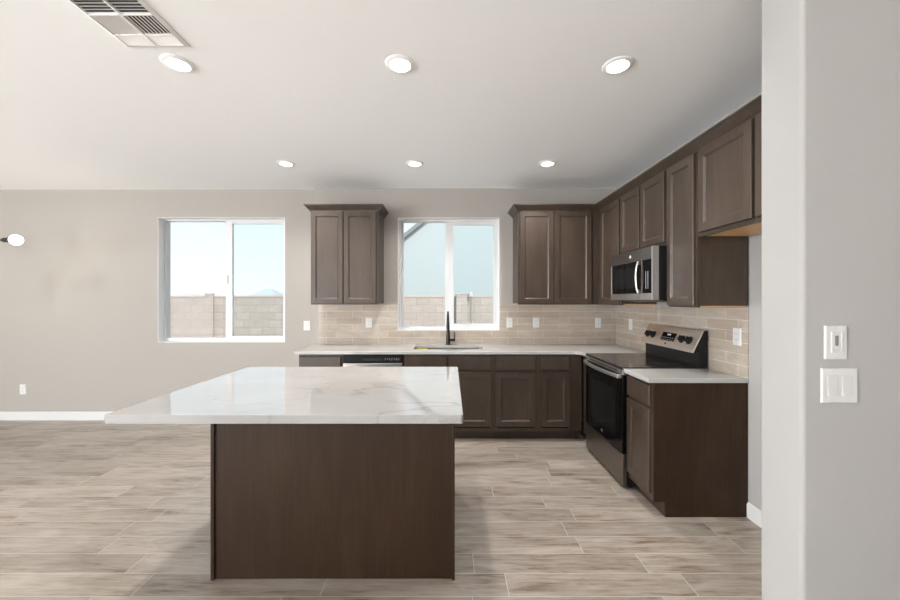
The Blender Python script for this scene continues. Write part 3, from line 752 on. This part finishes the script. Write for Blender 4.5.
# ------------------------------------------------------------------ ceiling vent
vx0, vx1, vy0, vy1 = -1.672, -1.340, 1.578, 1.915
vn = thing('ceiling_vent', 'square white four-way air vent on the ceiling at upper left', 'vent', ((vx0+vx1)/2, (vy0+vy1)/2, H))
def addv(nm, bm_, m, par=None, bev=0):
    for v_ in bm_.verts: v_.co -= vn.location
    return obj(nm, bm_, m, par or vn, bev)
bm = BM(); f_ = .02
O = [(vx0, vy0), (vx1, vy0), (vx1, vy1), (vx0, vy1)]; I = [(vx0+f_, vy0+f_), (vx1-f_, vy0+f_), (vx1-f_, vy1-f_), (vx0+f_, vy1-f_)]
V0 = [bm.verts.new((*p, H-.0004)) for p in O]; V1 = [bm.verts.new((*p, H-.004)) for p in O]; V2 = [bm.verts.new((*p, H-.012)) for p in I]; V3 = [bm.verts.new((*p, H-.0004)) for p in I]
for A, B_ in ((V0, V1), (V1, V2), (V2, V3), (V3, V0)):
    for i in range(4): j = (i+1) % 4; bm.faces.new((A[i], A[j], B_[j], B_[i]))
addv('frame', bm, M_ring)
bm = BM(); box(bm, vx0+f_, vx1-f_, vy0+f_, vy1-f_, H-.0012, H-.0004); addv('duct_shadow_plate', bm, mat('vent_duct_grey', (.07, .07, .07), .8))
ya, yb, yc, yd = vy0+f_, 1.690, 1.820, vy1-f_; xm = (vx0+vx1)/2; xa, xb = vx0+f_, vx1-f_
def slat_x(bm, x0, x1, y, tilt, wd=.0155):   # slat running along x
    dy_, dz_ = wd/2*math.cos(tilt), wd/2*math.sin(tilt); zc = H-.0068
    prism(bm, [(y-dy_, zc-dz_), (y+dy_, zc+dz_), (y+dy_, zc+dz_+.0012), (y-dy_, zc-dz_+.0012)], 'x', x0, x1)
def slat_y(bm, y0, y1, x, tilt, wd=.0155):
    dx_, dz_ = wd/2*math.cos(tilt), wd/2*math.sin(tilt); zc = H-.0068
    prism(bm, [(x-dx_, zc-dz_), (x+dx_, zc+dz_), (x+dx_, zc+dz_+.0012), (x-dx_, zc-dz_+.0012)], 'y', y0, y1)
bm = BM()
for i in range(5): 
    for a, b_ in ((xa, xm-.005), (xm+.005, xb)): slat_x(bm, a, b_, ya+.012+i*.018, .5)
addv('louvre_bank', bm, M_ring)
bm = BM()
for i in range(4):
    for a, b_ in ((xa, xm-.005), (xm+.005, xb)): slat_x(bm, a, b_, yc+.012+i*.017, -.5)
addv('louvre_bank', bm, M_ring)
bm = BM()
for i in range(7): slat_y(bm, yb+.006, yc, xa+.012+i*.0185, .5)
addv('louvre_bank', bm, M_ring)
bm = BM()
for i in range(7): slat_y(bm, yb+.006, yc, xm+.018+i*.0185, -.5)
addv('louvre_bank', bm, M_ring)
bm = BM(); box(bm, xm-.005, xm+.005, ya, yd, H-.012, H-.001)
for y in (yb, yc): box(bm, xa, xb, y-.003, y+.003, H-.0125, H-.001)
addv('divider_bar', bm, M_ring)

# ------------------------------------------------------------------ dining chandelier (only its outer bulb in frame)
CZ = 2.03
ch = thing('chandelier', 'dark metal chandelier with lit round bulbs at the far left edge', 'light fixture', (-4.90, 3.7, CZ))
def addc(nm, bm_, m, par=None, sm=True): return obj(nm, bm_, m, par or ch, 0, sm)
bm = BM(); cyl(bm, (0, 0, -.06), (0, 0, .06), .035); addc('hub', bm, M_mblack)
bm = BM(); cyl(bm, (0, 0, .06), (0, 0, H-CZ-.02), .006, n=12); addc('stem', bm, M_mblack)
bm = BM(); lathe(bm, [(0, H-CZ-.025), (.055, H-CZ-.025), (.065, H-CZ-.001), (0, H-CZ-.001)]); addc('canopy', bm, M_mblack)
for i, a in enumerate((0, PI, -PI/3, -2*PI/3)):
    c_, s_ = math.cos(a), math.sin(a); R1 = .44
    bm = BM(); cyl(bm, (c_*.02, 0, s_*.02), (c_*R1, 0, s_*R1), .008, n=12)
    cyl(bm, (c_*R1, 0, s_*R1), (c_*(R1+.08), 0, s_*(R1+.08)), .024, .024, 20); arm = addc('arm', bm, M_mblack)
    bm = BM(); bmesh.ops.create_uvsphere(bm, u_segments=24, v_segments=14, radius=.05)
    for v_ in bm.verts: v_.co += Vector((c_*(R1+.12), 0, s_*(R1+.12)))
    addc('bulb', bm, M_bulb, arm)
    if i == 0:
        l = bpy.data.lights.new('bulb_light', 'POINT'); l.energy = 3.0; l.shadow_soft_size = .05; l.color = (1, .93, .82)
        o = bpy.data.objects.new('bulb_light', l); COL.objects.link(o); o.parent = ch; o.location = (c_*(R1+.12), 0, s_*(R1+.12)-.06)

# ------------------------------------------------------------------ outdoors
bm = BM(); box(bm, -90, 60, YO+.02, 130, -.55, -.35); g = struct('yard_ground', bm, M_dirt)
FZ = 1.545; FD = 9.5
fn = thing('block_fence', 'long tan concrete block fence across the yard behind both windows', 'fence', (0, FD, -.35))
bm = BM(); box(bm, -16, 12, FD, FD+.15, -.35, FZ-.05)
for v_ in bm.verts: v_.co -= fn.location
q = obj('block_wall', bm, M_cmu, fn)
bm = BM(); box(bm, -16, 12, FD-.01, FD+.16, FZ-.05, FZ)
for v_ in bm.verts: v_.co -= fn.location
obj('cap_course', bm, M_cap, fn, .004)
for i, (x, lb) in enumerate(((-6.15, 'block pier standing out of the fence, seen through the left window'), (-4.15, 'block pier by the right edge of the left window'), (.32, 'block pier of the fence seen through the kitchen window'))):
    r = thing('fence_pier', lb, 'pier', (x, FD-.115, -.35), 0, 'fence piers')
    bm = BM(); hw_ = .16 if i == 2 else .10; pd = -.1 if i == 2 else .06
    box(bm, -hw_, hw_, pd, .1, 0, FZ+.35+.02); obj('shaft', bm, M_cmu, r, .004)
    bm = BM(); box(bm, -hw_-.02, hw_+.02, pd-.015, .115, FZ+.37, FZ+.41); obj('cap', bm, M_cap, r, .004)
pp = thing('yard_pipe', 'thin pipe with a bright white cap standing before the fence, seen through the kitchen window', 'pipe', (.52, 9.2, -.35))
bm = BM(); cyl(bm, (0, 0, 0), (0, 0, 1.87), .014, n=14); obj('pipe', bm, M_roofg, pp, 0, True)
bm = BM(); lathe(bm, [(0, 1.87), (.05, 1.87), (.055, 1.92), (.04, 1.97), (0, 1.99)], n=20); obj('cap', bm, M_vinyl, pp, 0, True)
# neighbouring house
HY = 13.0; hs = 370/HY
nh = thing('neighbour_house', 'pale stucco house with grey gable roof beyond the fence, filling the kitchen window', 'house', (2.5, HY, -.35))
ex = -2.45; ez = 2.9; sl = .80; px_ = 3.4; pz = ez+(px_-ex)*sl
bm = BM(); prism(bm, [(ex, -.35), (2*px_-ex, -.35), (2*px_-ex, ez), (px_, pz), (ex, ez)], 'y', HY, HY+9)
for v_ in bm.verts: v_.co -= nh.location
obj('wall', bm, M_stucco, nh)
bm = BM(); o_ = .45; t2 = .16
xl = ex-o_; zl = ez-o_*sl; xr = 2*px_-xl
prism(bm, [(xl, zl), (px_, pz), (xr, zl), (xr, zl+t2), (px_, pz+t2), (xl, zl+t2)], 'y', HY-.16, HY+9.16)
for v_ in bm.verts: v_.co -= nh.location
obj('roof', bm, M_roofg, nh)
# distant hip roofs
def hip(label, cx, y, wdt, zbase, zt_, m):
    r = thing('distant_house', label, 'house', (cx, y, -.35), 0)
    bm = BM(); box(bm, -wdt/2*.92, wdt/2*.92, 0, 8, 0, zbase+.35); obj('wall', bm, M_stucco, r)
    bm = BM(); z0 = zbase+.35; z1 = zt_+.35; k = wdt*.5-.6
    B0 = [bm.verts.new(p) for p in ((-wdt/2, -.5, z0), (wdt/2, -.5, z0), (wdt/2, 8.5, z0), (-wdt/2, 8.5, z0))]
    T = [bm.verts.new((-wdt/2+k, 4, z1)), bm.verts.new((wdt/2-k, 4, z1))]
    bm.faces.new(B0[::-1]); bm.faces.new((B0[0], B0[1], T[1], T[0])); bm.faces.new((B0[1], B0[2], T[1])); bm.faces.new((B0[2], B0[3], T[0], T[1])); bm.faces.new((B0[3], B0[0], T[0]))
    obj('roof', bm, m, r)
hip('distant pale peaked roof above the fence at the right of the left window', -39.2, 76, 8, 1.5, 3.9, M_rooft)
hip('distant low pale roof above the fence at the left of the left window', -56, 76, 11, 1.4, 2.9, M_rooft)
